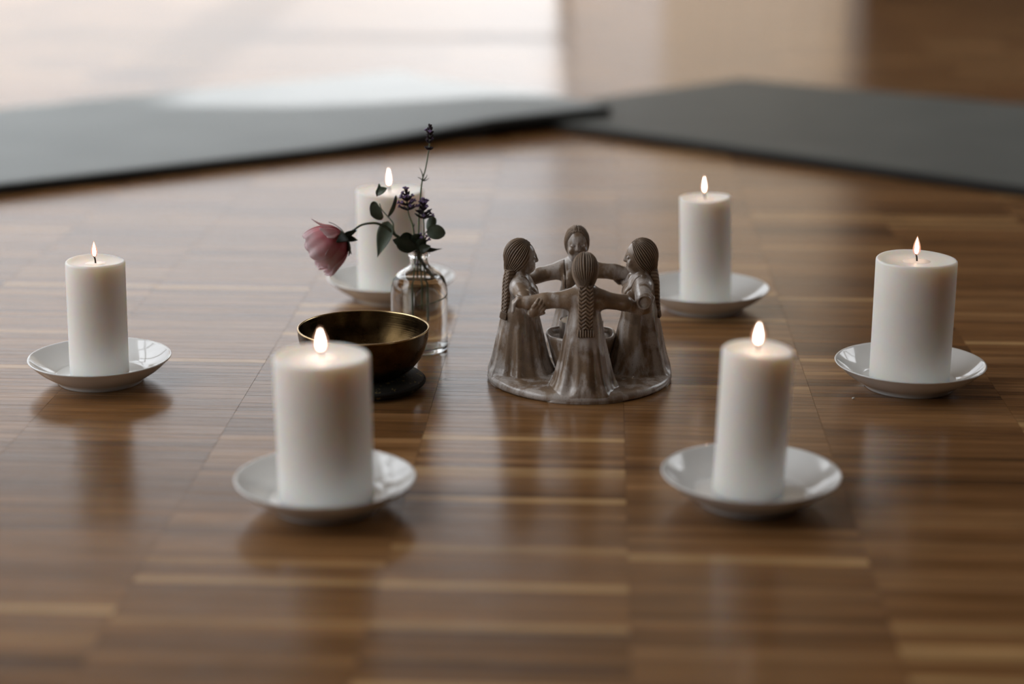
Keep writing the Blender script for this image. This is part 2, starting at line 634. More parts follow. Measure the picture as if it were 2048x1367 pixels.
vis = sorted([k for k in cells if in_view(k)], key=lambda k: k[5])
near = vis[:300]
near_ids = {(k[0], k[1]) for k in near}
for k in near:
    o = bpy.data.objects.new('parquet_strip', strip_me)
    C.objects.link(o)
    o.parent = floor
    o.location = (k[4] * MM, k[5] * MM, random.uniform(-0.05, 0.0) * MM)
    o.rotation_euler = (random.gauss(0, 0.0022), random.gauss(0, 0.0004), -YAW)
    o['tone'] = float(k[6]); o['grain'] = float(k[7])
rest = [k for k in cells if (k[0], k[1]) not in near_ids]
VV, QQ, TT, GG = [], [], [], []
base_q = np.array(SF)
rot = np.array([[cyaw, syaw], [-syaw, cyaw]])
for i, k in enumerate(rest):
    v = SV.copy()
    v[:, 2] += random.gauss(0, 0.0022) * v[:, 1] + random.uniform(-0.05, 0)
    xy = v[:, :2] @ np.array([[cyaw, -syaw], [syaw, cyaw]])
    VV.append(np.column_stack([xy + np.array([k[4], k[5]]), v[:, 2]]))
    QQ.append(base_q + 12 * i)
    TT += [k[6]] * 12; GG += [k[7]] * 12
mass_me = fast_mesh('parquet_strips', np.vstack(VV), np.vstack(QQ), False)
at = mass_me.attributes.new('tone', 'FLOAT', 'POINT'); at.data.foreach_set('value', TT)
at = mass_me.attributes.new('grain', 'FLOAT', 'POINT'); at.data.foreach_set('value', GG)
mass = obj('parquet_strips', mass_me, M['wood_mass'], floor)
mass['kind'] = 'stuff'

# ---------------------------------------------------------------- room shell (all of it outside the frame; it lights and is mirrored in the floor)


def structure(name, parts, mat, parent=None):
    V, F = merge(*parts)
    o = obj(name, new_mesh(name, V, F, False), mat, parent)
    if parent is None: o['kind'] = 'structure'
    return o


lx, rx, wy, fy, cz = LEFT_X * 1000, RIGHT_X * 1000, WALL_Y * 1000, FRONT_Y * 1000, CEIL_Z * 1000
wt = WIN_TOP * 1000
T = 180
structure('wall_back', [box(lx - T, -1980, wy, wy + T, 0, cz), box(-1980, 905, wy, wy + T, wt, cz), box(905, 950, wy, wy + T, 0, cz)], M['cream'])
structure('wall_back_side', [box(950, rx + T, wy, wy + T, 0, cz)], M['dark_wall'])
structure('wall_left', [box(lx - T, lx, fy, -100, 0, cz), box(lx - T, lx, 4900, wy, 0, cz), box(lx - T, lx, -100, 4900, 0, 150), box(lx - T, lx, -100, 4900, 2550, cz)], M['plaster'])
structure('wall_right', [box(rx, rx + T, fy, 2500, 0, cz), box(rx, rx + T, 4600, wy, 0, cz), box(rx, rx + T, 2500, 4600, 0, 700), box(rx, rx + T, 2500, 4600, 2200, cz)], M['warm_wall'])
structure('wall_front', [box(lx - T, rx + T, fy - T, fy, 0, cz)], M['warm_wall'])
structure('ceiling', [box(lx - T, rx + T, fy - T, wy + T, cz, cz + 100)], M['ceiling'])
win = structure('window_1', [box(-1980, 152, wy + 60, wy + 110, 740, 790), box(-1980, -1920, wy + 40, wy + 120, 0, wt),
                             box(120, 152, wy + 40, wy + 120, 0, wt)], M['frame'])
win2 = structure('window_2', [box(lx - 110, lx - 60, -100, 4900, 1900, 1960)] +
                 [box(lx - 120, lx - 50, y - 35, y + 35, 150, 2550) for y in (1150, 2400, 3650)], M['frame'])


structure('added_window', [box(rx + 60, rx + 110, 3520, 3580, 700, 2200), box(rx + 60, rx + 110, 2500, 4600, 1420, 1480)], M['frame'])  # added window, out of view, to brighten the candles' right sides


def cloth_sheet(name, xa, xb, z0, z1, y, mat, parent):
    n = 40
    V, F = [], []
    for i in range(n + 1):
        x = xa + (xb - xa) * i / n
        yy = y + 10 * math.sin(i * 0.95)
        V += [(x, yy, z0), (x, yy, z1)]
    for i in range(n):
        a = 2 * i
        F.append((a, a + 2, a + 3, a + 1))
    return obj(name, new_mesh(name, V, F), mat, parent)


cloth_sheet('added_sheer', 148, 412, 5, wt - 10, wy + 40, M['sheer'], win)  # added unseen cloth, toned to mirror as a pale band in the floor
cloth_sheet('added_linen', 411, 908, 5, wt - 10, wy + 46, M['linen'], win)  # added unseen cloth, toned for the beige band mirrored in the floor
added_holder = structure('added_holder', [box(-2600, 2600, 10900, 11700, 5250, 5350)], M['plaster'])  # made-up slab out of view, only there to hold the hanging cloth
cloth_sheet('shadow_cloth', -635, -445, 3500, 5250, 11300, M['linen'], added_holder)  # added unseen cloth that casts the shadow band on the far floor
structure('trim_1', [box(905, 950, wy - 15, wy - 1, 0, 2300)], M['frame'])

# ---------------------------------------------------------------- exercise mats


def mat_mesh(mat, corner, far, dfront, dfar, length, lift, thick=14.0):
    """corner/far: the two end corners on the near and far long sides; d*: unit directions away from them"""
    nu, nv = 60, 24
    A, B = np.array(corner, float), np.array(far, float)
    dA, dB = np.array(dfront, float), np.array(dfar, float)
    top = np.zeros((nu + 1, nv + 1, 3))
    for i in range(nu + 1):
        u = (i / nu) ** 1.6 * length
        for j in range(nv + 1):
            v = j / nv
            p = (A + dA * u) * (1 - v) + (B + dB * u) * v
            d = np.linalg.norm(p - A)
            z = lift * max(0.0, 1 - max(0, d - 215) / 300.0) ** 1.3
            top[i, j] = (p[0], p[1], z)
    ring = []
    for i in range(nu + 1): ring.append((i, 0))
    for j in range(1, nv + 1): ring.append((nu, j))
    for i in range(nu - 1, -1, -1): ring.append((i, nv))
    for j in range(nv - 1, 0, -1): ring.append((0, j))
    V, F = [], []
    idx = lambda i, j: i * (nv + 1) + j
    for i in range(nu + 1):
        for j in range(nv + 1): V.append(top[i, j] + np.array([0, 0, thick]))
    o = len(V)
    for i in range(nu + 1):
        for j in range(nv + 1): V.append(top[i, j] + np.array([0, 0, 0.05]))
    for i in range(nu):
        for j in range(nv):
            F.append((idx(i, j), idx(i, j + 1), idx(i + 1, j + 1), idx(i + 1, j)))
            F.append((o + idx(i, j), o + idx(i + 1, j), o + idx(i + 1, j + 1), o + idx(i, j + 1)))
    # rounded rim: an outer ring halfway down
    cen = np.array([np.mean([top[i, j][0] for i, j in ring]), np.mean([top[i, j][1] for i, j in ring])])
    mid = len(V)
    for i, j in ring:
        p = top[i, j]; dirv = p[:2] - cen; dirv /= np.linalg.norm(dirv)
        V.append((p[0] + dirv[0] * 2.0, p[1] + dirv[1] * 2.0, p[2] + thick * 0.5))
    m = len(ring)
    for k in range(m):
        a, b = ring[k], ring[(k + 1) % m]
        F.append((idx(*a), idx(*b), mid + (k + 1) % m, mid + k))
        F.append((mid + k, mid + (k + 1) % m, o + idx(*b), o + idx(*a)))
    # the left mat winds the other way round: make normals consistent
    me = new_mesh('exercise_mat', V, F)
    import bmesh
    bm = bmesh.new(); bm.from_mesh(me); bmesh.ops.recalc_face_normals(bm, faces=bm.faces); bm.to_mesh(me); bm.free()
    me.materials.append(mat)
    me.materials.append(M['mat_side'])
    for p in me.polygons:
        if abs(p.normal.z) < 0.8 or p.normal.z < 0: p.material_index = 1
    return me


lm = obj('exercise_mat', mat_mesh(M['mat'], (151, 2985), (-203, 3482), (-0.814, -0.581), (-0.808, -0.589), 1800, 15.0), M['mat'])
tag(lm, 'grey exercise mat on the window side with its corner lying on the darker mat', 'exercise mat', 'exercise mats around the candles')
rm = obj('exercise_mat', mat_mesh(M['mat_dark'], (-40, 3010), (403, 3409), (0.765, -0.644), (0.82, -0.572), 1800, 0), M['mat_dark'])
tag(rm, 'dark grey exercise mat lying behind the two candles at the right', 'exercise mat', 'exercise mats around the candles')

# ---------------------------------------------------------------- saucers and candles


def saucer_mesh(R):
    k = R / 64.5
    pr = [(0, 2.6), (20, 2.5), (35.0, 2.3), (36.0, 0.0), (38.2, 0.0), (38.8, 1.2), (39.6, 3.0), (46, 6.4), (54, 11.6), (60, 16.8), (63.4, 20.3),
          (64.3, 21.0), (64.5, 21.6), (64.1, 22.1), (63.2, 21.9), (62.2, 21.0), (57.5, 16.6), (51, 12.0), (45, 8.8), (41.4, 7.5), (40.8, 6.9), (40.2, 6.5), (39.2, 6.5), (38, 6.4), (20, 6.2), (0, 6.2)]
    V, F = lathe([(r * k, z) for r, z in pr], 96)
    return new_mesh('saucer', V, F)


sm_big, sm_small = saucer_mesh(64.5), saucer_mesh(61.3)

# axis position, candle radius, top height, sideways lean over the height, flame height, flame width
CANDLES = [
    (-132.7, 1303.2, 34.0, 111.5, -1.0, 17.8, 8.0, sm_big, 'thick white pillar candle burning nearest the camera, in front of the bronze bowl',
     'white saucer under the thick candle that stands in front of the bronze bowl'),
    (172.4, 1317.1, 25.4, 113.5, 3.6, 17.8, 7.6, sm_big, 'slim white pillar candle burning nearest the camera, at the right of the clay figurine',
     'white saucer under the slim candle in the right foreground'),
    (343.0, 1601.1, 34.2, 113.0, 0.3, 17.0, 5.6, sm_big, 'thick white pillar candle burning alone at the far right edge of the circle',
     'white saucer with a ring line in its well, under the thick candle at far right'),
    (-356.5, 1608.4, 25.2, 106.8, 1.6, 14.5, 4.6, sm_small, 'slim white pillar candle burning alone at the far left edge of the circle',
     'white saucer with bright window glints under the slim candle at the far left'),
    (190.5, 1865.2, 25.2, 112.3, -3.8, 18.0, 5.0, sm_big, 'slim white pillar candle burning behind the clay figurine to its right',
     'white saucer under the slim candle behind the clay figurine'),
    (-122.5, 1902.6, 33.7, 110.8, -0.6, 19.0, 5.0, sm_big, 'thick white pillar candle burning behind the pink rose and the glass bottle',
     'white saucer under the thick candle behind the glass bottle of flowers'),
]


def candle_mesh(R, H):
    pr = [(0, 0), (R - 1.5, 0), (R - 0.4, 0.4), (R, 1.6), (R, H * 0.35), (R, H * 0.7), (R, H - 2.2), (R - 0.25, H - 0.9), (R - 0.9, H - 0.15), (R - 1.7, H),
          (R - 2.8, H - 0.5), (R * 0.72, H - 1.5), (R * 0.5, H - 2.2), (R * 0.32, H - 2.6), (0, H - 2.8)]
    V, F = lathe(pr, 72)
    out = []
    ph = random.random() * 6
    for (x, y, z) in V:
        a = math.atan2(y, x); rr = math.hypot(x, y)
        w = 1 + 0.004 * math.sin(3 * a + ph) * (z / H) + 0.002 * math.sin(7 * a + z * 0.05)
        dz = 0.5 * math.sin(2 * a + ph) * (rr / R) if z > H - 4 else 0
        out.append((x * w, y * w, z + dz))
    return new_mesh('candle_body', out, F)


def flame_geo(h, w, k=1.0, z0=0.0):
    pr = []
    for i in range(15):
        t = i / 14
        r = w / 2 * (math.sin(math.pi * t ** 0.62) ** 0.9) * (1.0 - 0.12 * t)
        pr.append((max(r, 0.0) * k if 0 < i < 14 else 0.0, z0 + t * h))
    return lathe(pr, 20)


for (x, y, R, top, lean, fh, fw, sme, lab, slab) in CANDLES:
    s = obj('saucer', sme, M['porcelain'], None, (x, y, 0.02), (0, 0, random.random() * 6))
    tag(s, slab, 'saucer', 'white saucers under the candles')
    z0 = 6.35
    H = top - z0
    c = thing('pillar_candle', lab, 'candle', (x - lean * 0.5, y, z0), 0, 'burning pillar candles')
    c.rotation_euler = (0, math.atan2(lean, H), 0)
    obj('candle_body', candle_mesh(R, H), M['wax'], c)
    # melted pool round the wick
    V, F = lathe([(0, 0), (R * 0.20, 0.0), (R * 0.30, -0.05), (R * 0.36, -0.5)][::-1], 40)
    obj('wax_pool', new_mesh('wax_pool', V, F), M['pool'], c, (0, 0, H - 2.25))
    wl_ = 7.5
    V, F = tube([(0.2, 0, 0), (0.1, 0.1, 2.5), (-0.3, 0.1, 5), (-1.2, 0, wl_)], [0.75, 0.7, 0.75, 0.55], 8)
    wk = obj('wick', new_mesh('wick', V, F), M['wick'], c, (0, 0, H - 3.2))
    V, F = flame_geo(fh, fw * 1.25)
    fl = obj('flame', new_mesh('flame', V, F), M['flame'], c, (-0.6, 0, H + 2.6 + (1.2 if fh > 17.9 else 0)))
    V, F = flame_geo(fh * 0.86, fw * 0.66)
    obj('flame_core', new_mesh('flame_core', V, F), M['core'], fl, (0, 0, fh * 0.05))

# ---------------------------------------------------------------- signed-distance sculpting for the clay figurine


def smin(a, b, k):
    h = np.clip(0.5 + 0.5 * (b - a) / k, 0, 1)
    return b * (1 - h) + a * h - k * h * (1 - h)


def smax(a, b, k):
    return -smin(-a, -b, k)


class Grid:
    def __init__(self, lo, hi, h):
        self.lo, self.h = np.array(lo, np.float32), h
        n = [int((b - a) / h) + 1 for a, b in zip(lo, hi)]
        ax = [np.float32(a) + np.float32(h) * np.arange(k, dtype=np.float32) for a, k in zip(lo, n)]
        self.x, self.y, self.z = ax[0][:, None, None], ax[1][None, :, None], ax[2][None, None, :]
        self.d = np.full(n, 50.0, np.float32)

    def region(self, lo, hi):
        sl = []
        for a in range(3):
            i0 = max(0, int((lo[a] - self.lo[a]) / self.h)); i1 = min(self.d.shape[a], int((hi[a] - self.lo[a]) / self.h) + 2)
            sl.append(slice(i0, max(i1, i0 + 1)))
        return tuple(sl), self.x[sl[0]], self.y[:, sl[1]], self.z[:, :, sl[2]]

    def cone(self, a, b, ra, rb, k=2.0, sub=False):
        a, b = np.array(a, float), np.array(b, float)
        m = max(ra, rb) + 2 * k + 2
        sl, x, y, z = self.region(np.minimum(a, b) - m, np.maximum(a, b) + m)
        ba = b - a; L2 = float(ba @ ba) + 1e-9
        t = np.clip(((x - a[0]) * ba[0] + (y - a[1]) * ba[1] + (z - a[2]) * ba[2]) / L2, 0, 1)
        d = np.sqrt((x - a[0] - t * ba[0]) ** 2 + (y - a[1] - t * ba[1]) ** 2 + (z - a[2] - t * ba[2]) ** 2) - (ra + (rb - ra) * t)
        self.d[sl] = smax(self.d[sl], -d, k) if sub else smin(self.d[sl], d, k)

    def ell(self, c, r, k=2.0, sub=False):
        m = max(r) + 2 * k + 2
        sl, x, y, z = self.region(np.array(c) - m, np.array(c) + m)
        q = np.sqrt(((x - c[0]) / r[0]) ** 2 + ((y - c[1]) / r[1]) ** 2 + ((z - c[2]) / r[2]) ** 2)
        q2 = np.sqrt(((x - c[0]) / r[0] ** 2) ** 2 + ((y - c[1]) / r[1] ** 2) ** 2 + ((z - c[2]) / r[2] ** 2) ** 2) + 1e-6
        d = q * (q - 1) / q2
        self.d[sl] = smax(self.d[sl], -d, k) if sub else smin(self.d[sl], d, k)

    def mesh(self):
        d, h = self.d, self.h
        s = d < 0
        nx, ny, nz = d.shape
        corners = [(i, j, k) for i in (0, 1) for j in (0, 1) for k in (0, 1)]
        cnt = np.zeros((nx - 1, ny - 1, nz - 1), np.int8)
        for (i, j, k) in corners: cnt += s[i:nx - 1 + i, j:ny - 1 + j, k:nz - 1 + k]
        I, J, K = np.nonzero((cnt > 0) & (cnt < 8))
        val = {c: d[I + c[0], J + c[1], K + c[2]] for c in corners}
        acc = np.zeros((len(I), 3)); num = np.zeros(len(I))
        for a in corners:
            for ax in range(3):
                if a[ax]: continue
                b = list(a); b[ax] = 1; b = tuple(b)
                va, vb = val[a], val[b]
                m = (va < 0) != (vb < 0)
                t = np.where(m, va / np.where(m, va - vb, 1), 0)
                p = np.zeros((len(I), 3)); p[:] = a; p[:, ax] = t
                acc[m] += p[m]; num[m] += 1
        V = (np.stack([I, J, K], 1) + acc / num[:, None]) * h + self.lo
        index = np.full(cnt.shape, -1, np.int64); index[I, J, K] = np.arange(len(I))
        Q = []
        for ax in range(3):
            o1, o2 = [(1, 2), (2, 0), (0, 1)][ax]
            n = list(d.shape)
            sl0 = [slice(1, n[0] - 1), slice(1, n[1] - 1), slice(1, n[2] - 1)]
            sl0[ax] = slice(0, n[ax] - 1)
            sl1 = list(sl0); sl1[ax] = slice(1, n[ax])
            A, B = s[tuple(sl0)], s[tuple(sl1)]
            E = np.argwhere(A != B)
            inside = A[tuple(E.T)]
            E = E + np.array([0 if a == ax else 1 for a in range(3)])
            def cell(da, db):
                e = E.copy(); e[:, o1] -= da; e[:, o2] -= db
                return index[e[:, 0], e[:, 1], e[:, 2]]
            q = np.stack([cell(1, 1), cell(0, 1), cell(0, 0), cell(1, 0)], 1)
            q[~inside] = q[~inside][:, ::-1]
            Q.append(q)
        Q = np.vstack(Q)
        return V, Q[(Q >= 0).all(1)]


def figure_body(broken_left=False):
    """one woman in a long dress, facing +y (the middle of the ring), arms reaching to the neighbours' arms"""
    g = Grid((-66, -30, -0.5), (66, 34, 124.5), 0.62)
    # long flared dress with soft folds
    sl, x, y, z = g.region((-40, -40, -1), (40, 40, 80))
    zs = np.array([-1, 2, 5, 9, 14, 20, 30, 43, 55, 63, 70, 80], float)
    rs = np.array([38, 36, 31.5, 28, 25.4, 23.6, 21.4, 18.9, 16.4, 14.6, 11.5, 6.0], float)
    R = np.interp(z, zs, rs).astype(np.float32)
    rr = np.sqrt(x * x + (y * 0.97) ** 2)
    th = np.arctan2(y, x)
    amp = np.clip((60 - z) / 60, 0, 1) * np.clip(z / 12, 0.15, 1) * 1.9
    fold = amp * (0.75 * np.cos(8 * th + 0.5) + 0.45 * np.cos(14 * th + 1.3 + 0.01 * z) + 0.35 * np.cos(5 * th - 0.7))
    d = (rr - R - fold) * 0.93
    g.d[sl] = smin(g.d[sl], d.astype(np.float32), 2.0)
    # torso, chest, shoulders
    g.cone((0, 0, 60), (0, -0.5, 82), 14.6, 12.6, 4)
    g.ell((-6, 8.5, 76), (7.5, 7.5, 8), 4); g.ell((6, 8.5, 76), (7.5, 7.5, 8), 4)
    g.cone((-12, -1, 84), (12, -1, 84), 8.0, 8.0, 4)
    g.cone((-5, 0, 90), (5, 0, 90), 6.5, 6.5, 4)
    # arms: the left one lies over the neighbour's arm, the right one comes from below
    g.cone((-12, -1, 84), (-33, 1, 82.5), 7.8, 6.6, 4)
    g.cone((-33, 1, 82.5), (-48, 2, 80.5), 6.6, 5.6, 3)
    g.cone((12, -1, 84), (33, 2, 80), 7.8, 6.5, 4)
    g.cone((33, 2, 80), (47, 7, 72.5), 6.3, 4.6, 3)
    # left hand: palm over the outer side of the neighbour's upper arm, fingers slanting down
    if not broken_left:
        g.cone((-48, 1.5, 80.5), (-54, 2.5, 81), 5.2, 4.4, 2)
        g.ell((-55, 3.5, 80.5), (4.0, 6.0, 5.2), 1.5)
    if broken_left:
        # the hand has broken off: a round flat stump with a worn rim
        g.cone((-40, 1.5, 81.5), (-51, 2.0, 81), 6.8, 6.6, 3)
        sl, x, y, z = g.region((-70, -12, 66), (-46, 16, 96))
        cutp = (x + 53.5) * -0.86 + (y - 2) * -0.05 + (z - 81) * 0.0
        g.d[sl] = smax(g.d[sl], cutp.astype(np.float32) + 0 * g.d[sl], 0.7)
        ring = np.sqrt((y - 2) ** 2 + (z - 81) ** 2) - 4.7
        pit = np.maximum(np.maximum(ring, np.abs(x + 54.0) - 1.3), -(np.sqrt((y - 2) ** 2 + (z - 81) ** 2) - 3.6) * 0 + ring)
        g.d[sl] = smax(g.d[sl], -pit.astype(np.float32), 0.5)
    for i, (yy, L) in enumerate(() if broken_left else ((-1.2, 7.6), (2.0, 8.8), (5.2, 8.6), (8.2, 7.2))):
        a = (-55.8, yy + 0.6, 83.4 - 0.3 * i); b = (-59.4, yy - 0.6, 79.6); c = (-60.2, yy - 2.2, 79.6 - L + 2.5)
        g.cone(a, b, 1.75, 1.65, 0.5); g.cone(b, c, 1.65, 1.30, 0.5)
    if not broken_left:
        g.cone((-52, 6, 83), (-56.5, 9.5, 84.5), 1.9, 1.4, 0.7)
    # right hand: cups the neighbour's forearm from below and outside, fingers pointing up
    g.cone((47, 7, 72.5), (54.0, 9.0, 72.6), 4.6, 4.2, 2)
    g.ell((55.6, 11.2, 75.0), (3.5, 5.8, 4.8), 1.5)
    for i, (o, L) in enumerate(((-3.9, 8.6), (-1.2, 9.8), (1.6, 9.4), (4.3, 7.6))):
        # fan perpendicular to the finger direction (0.55 along y, 0.83 up)
        a = (57.0, 12.2 - o * 0.80, 76.3 + o * 0.58)
        b = (58.4, a[1] + 0.50 * L * 0.55, a[2] + 0.50 * L * 0.83)
        c = (56.2, a[1] + 0.98 * L * 0.55, a[2] + 0.98 * L * 0.83)
        g.cone(a, b, 1.80, 1.70, 0.45); g.cone(b, c, 1.70, 1.30, 0.45)
    g.cone((53.5, 13.5, 71.5), (57.5, 17.5, 73.5), 1.9, 1.4, 0.7)
    # neck and head
    g.cone((0, -0.5, 88), (0, -0.5, 101), 7.0, 6.4, 3)
    g.ell((0, 1.0, 108.2), (10.0, 12.2, 14.4), 2.5)
    g.ell((0, 6.8, 99.0), (6.2, 6.0, 5.0), 3)
    # face: brows, sockets, lids, nose, lips
    for sx in (-1, 1):
        g.ell((sx * 4.2, 13.4, 108.6), (2.7, 1.7, 1.5), 1.0, sub=True)
        g.ell((sx * 4.2, 11.4, 108.3), (2.3, 1.6, 1.15), 0.3)
        g.cone((sx * 2.2, 12.6, 107.8), (sx * 6.0, 11.5, 107.9), 0.42, 0.35, 0.25, sub=True)
        g.ell((sx * 5.0, 10.2, 103.5), (3.2, 2.4, 3.2), 2.0)
    g.cone((0, 12.6, 110.5), (0, 13.9, 105.2), 0.9, 1.65, 1.2)
    g.cone((-1.0, 13.2, 104.9), (1.0, 13.2, 104.9), 1.15, 1.15, 0.8)
    g.cone((-2.0, 11.9, 101.6), (2.0, 11.9, 101.6), 0.9, 0.9, 0.7)
    g.cone((-1.7, 11.6, 99.9), (1.7, 11.6, 99.9), 1.0, 1.0, 0.7)
    g.cone((-2.4, 12.9, 100.8), (2.4, 12.9, 100.8), 0.40, 0.40, 0.25, sub=True)
    # seams of the bodice running over the shoulders, neckline crack
    sl, x, y, z = g.region((-20, -30, 66), (20, 34, 98))
    cut = np.abs(np.abs(x) - 10.6 - 0.04 * (z - 80)) - 0.55
    cut = np.maximum(cut, -(y - 0.5)); cut = np.maximum(cut, -(g.d[sl] + 1.0))
    cut = np.maximum(cut, 70 - z + 0 * x)
    g.d[sl] = smax(g.d[sl], -cut.astype(np.float32), 0.4)
    # keep the hem inside the round base
    sl, x, y, z = g.region((-45, -35, -1), (45, 10, 40))
    g.d[sl] = smax(g.d[sl], (np.sqrt(x * x + (y - 52.0) ** 2) - 80.0 + 0 * z).astype(np.float32), 1.5)
    g.d[:, :, 0] = 5
    V, Q = g.mesh()
    return fast_mesh('figure', V, Q)


def with_glaze(me, value):
    # dark glaze has pooled in the cuts between the strands
    a = me.attributes.new('glaze', 'FLOAT', 'POINT')
    a.data.foreach_set('value', np.asarray(value, dtype=np.float32))
    return me


def figure_hair():
    g = Grid((-14, -20, 90), (14, 16, 127), 0.38)
    g.ell((0, -1.0, 109.4), (11.0, 13.6, 15.0), 1)
    g.ell((0, -5.5, 98.0), (5.6, 8.2, 7.5), 5)
    x, y, z = g.x, g.y, g.z
    # strands run from the crown to the nape: grooves along great circles through both
    A, B = np.array([0, 8.0, 124.5]), np.array([0, -12.0, 92.5])
    ax = (B - A) / np.linalg.norm(B - A)
    e1 = np.array([1.0, 0, 0]); e2 = np.cross(ax, e1)
    cxx, cyy, czz = (A + B) / 2
    px_ = (x - cxx) * e1[0] + (y - cyy) * e1[1] + (z - czz) * e1[2]
    py_ = (x - cxx) * e2[0] + (y - cyy) * e2[1] + (z - czz) * e2[2]
    phi = np.arctan2(py_, px_)
    groove = 0.46 * np.cos(36 * phi + 0.7 * np.sin(5 * phi)) + 0.14 * np.cos(61 * phi + 1.0)
    g.d = g.d - groove.astype(np.float32)
    part = np.abs(x) - 0.35
    part = np.maximum(part, -(z - 112.0 + 0 * x)); part = np.maximum(part, -(g.d + 0.7))
    g.d = smax(g.d, -part.astype(np.float32), 0.35)
    # opening for the face
    face = (np.sqrt((x / 9.0) ** 2 + ((z - 105.0) / 15.2) ** 2) - 1) * 9.0
    face = np.maximum(face, -(y - 4.6 - 0.16 * (z - 100)) + 0 * x)
    g.d = smax(g.d, -face.astype(np.float32), 0.6)
    # hide what would sit inside the head: keep a shell
    g.d[:, :, 0] = 5
    V, Q = g.mesh()
    dx, dy, dz = V[:, 0] - cxx, V[:, 1] - cyy, V[:, 2] - czz
    ph = np.arctan2(dx * e2[0] + dy * e2[1] + dz * e2[2], dx * e1[0] + dy * e1[1] + dz * e1[2])
    return with_glaze(fast_mesh('hair', V, Q), 0.5 + 0.5 * np.cos(36 * ph + 0.7 * np.sin(5 * ph)))


def figure_braid():
    g = Grid((-10, -26, 52), (10, -6, 99), 0.42)
    x, y, z = g.x, g.y, g.z
    zc = np.array([52, 57, 63, 70, 78, 86, 92, 99], float)
    yc = np.interp(z, zc, [-17.0, -16.2, -15.2, -14.6, -14.2, -13.8, -13.0, -11.5])
    zig = np.abs(((x + 7.0) % 7.0) - 3.5)                     # W-shaped plait
    wave = ((z - zig * 0.85) % 3.3) / 3.3
    relief = 1.35 * np.sin(np.pi * wave) ** 0.7
    hw = np.interp(z, zc, [7.2, 7.4, 5.9, 6.1, 6.3, 6.4, 6.2, 5.5])
    hd = 1.3 + relief
    tass = z < 61.5
    strand = 0.55 * np.cos(x * 2.9)
    hd = np.where(tass, 1.9 + strand, hd)
    ex = np.maximum(np.abs(x) - hw, 0) + 0 * z
    body = np.sqrt((x / hw) ** 2 * 0.55 + np.where(y > yc, (y - yc) / 5.5, (y - yc) / hd) ** 2)
    d = (body - 1) * np.minimum(hd, 3)
    d = np.maximum(d, np.abs(x) - hw)
    d = np.maximum(d, 55.3 + 0.5 * np.cos(x * 2.9) - z)
    groove = np.maximum(np.abs(z - 61.8) - 0.45, -(d + 0.9))
    d = np.maximum(d, -groove)
    g.d = np.broadcast_to(d, g.d.shape).astype(np.float32).copy()
    g.d[:, :, 0] = 5; g.d[:, :, -1] = 5
    V, Q = g.mesh()
    zg = np.abs(((V[:, 0] + 7.0) % 7.0) - 3.5)
    wv = np.sin(np.pi * (((V[:, 2] - zg * 0.85) % 3.3) / 3.3))
    wv = np.where(V[:, 2] < 61.5, 0.5 + 0.5 * np.cos(V[:, 0] * 2.9), wv)
    return with_glaze(fast_mesh('braid', V, Q), wv)


FX, FY = 59.0, 1623.3
fig = thing('figurine', 'brown clay figurine of four women with braids holding arms in a ring', 'figurine', (FX, FY, 0), 0)
pr = [(0, 0), (77, 0), (79.3, 0.8), (80.2, 3), (79.6, 5.6), (77.6, 7.4), (74, 8.3), (60, 8.6), (40, 8.2), (24, 8.0), (0, 8.0)]
V, F = lathe(pr, 140)
V = [(x * (1 + 0.006 * math.sin(4 * math.atan2(y, x) + 1)), y * (1 + 0.006 * math.sin(4 * math.atan2(y, x) + 1)),
      z + (0.5 * math.sin(x * 0.13) * math.cos(y * 0.11) if z > 5 else 0)) for x, y, z in V]
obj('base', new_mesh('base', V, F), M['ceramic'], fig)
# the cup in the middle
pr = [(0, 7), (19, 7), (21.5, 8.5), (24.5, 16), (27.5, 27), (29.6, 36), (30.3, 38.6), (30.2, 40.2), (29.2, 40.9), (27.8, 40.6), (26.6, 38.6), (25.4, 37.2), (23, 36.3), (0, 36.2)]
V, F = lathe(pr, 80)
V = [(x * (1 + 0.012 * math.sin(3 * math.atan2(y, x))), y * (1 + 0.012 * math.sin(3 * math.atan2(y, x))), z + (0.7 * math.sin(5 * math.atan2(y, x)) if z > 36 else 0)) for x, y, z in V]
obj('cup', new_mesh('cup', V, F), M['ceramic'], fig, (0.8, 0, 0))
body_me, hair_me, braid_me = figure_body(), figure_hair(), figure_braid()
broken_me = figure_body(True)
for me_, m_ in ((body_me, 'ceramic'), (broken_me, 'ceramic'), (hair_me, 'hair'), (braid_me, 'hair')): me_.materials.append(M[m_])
HEADS = ['woman seen from behind with a wide braid down her back', 'woman at the right, face in profile to the left',
         'woman at the back, facing out of the ring towards the camera', 'woman at the left, face in profile to the right']
for i in range(4):
    a = math.radians(90 * i + 2.0)
    w = obj('figure', broken_me if i == 1 else body_me, None, fig, (52 * math.sin(a), -52 * math.cos(a), 0), (0, 0, a))
    w['label'] = HEADS[i]
    obj('hair', hair_me, None, w)
    b = obj('braid', braid_me, None, w)
    if i % 2: b.scale, b.rotation_euler = (0.72, 1, 1), (0, 0, math.radians(28 if i == 3 else -9))

tl = thing('tealight', 'unlit orange tealight in the cup between the four clay women', 'tealight', (FX + 1.2, FY + 0.5, 36.4), 0)
V, F = lathe([(0, 0), (18, 0), (18.9, 0.8), (19.1, 15.4), (18.8, 15.8), (18.4, 15.4), (18.3, 2), (0, 2)], 48)
obj('tin_cup', new_mesh('tin_cup', V, F), M['tin'], tl)
V, F = lathe([(0, 2.1), (18.1, 2.1), (18.2, 14.6), (17.2, 15.3), (9, 15.0), (0, 14.8)], 48)
obj('wax', new_mesh('wax', V, F), M['tealight_wax'], tl)
V, F = tube([(0, 0, 14.5), (0.1, 0, 17), (0.6, 0.2, 19.5)], 0.5, 6)
obj('wick', new_mesh('wick', V, F), M['wick'], tl)

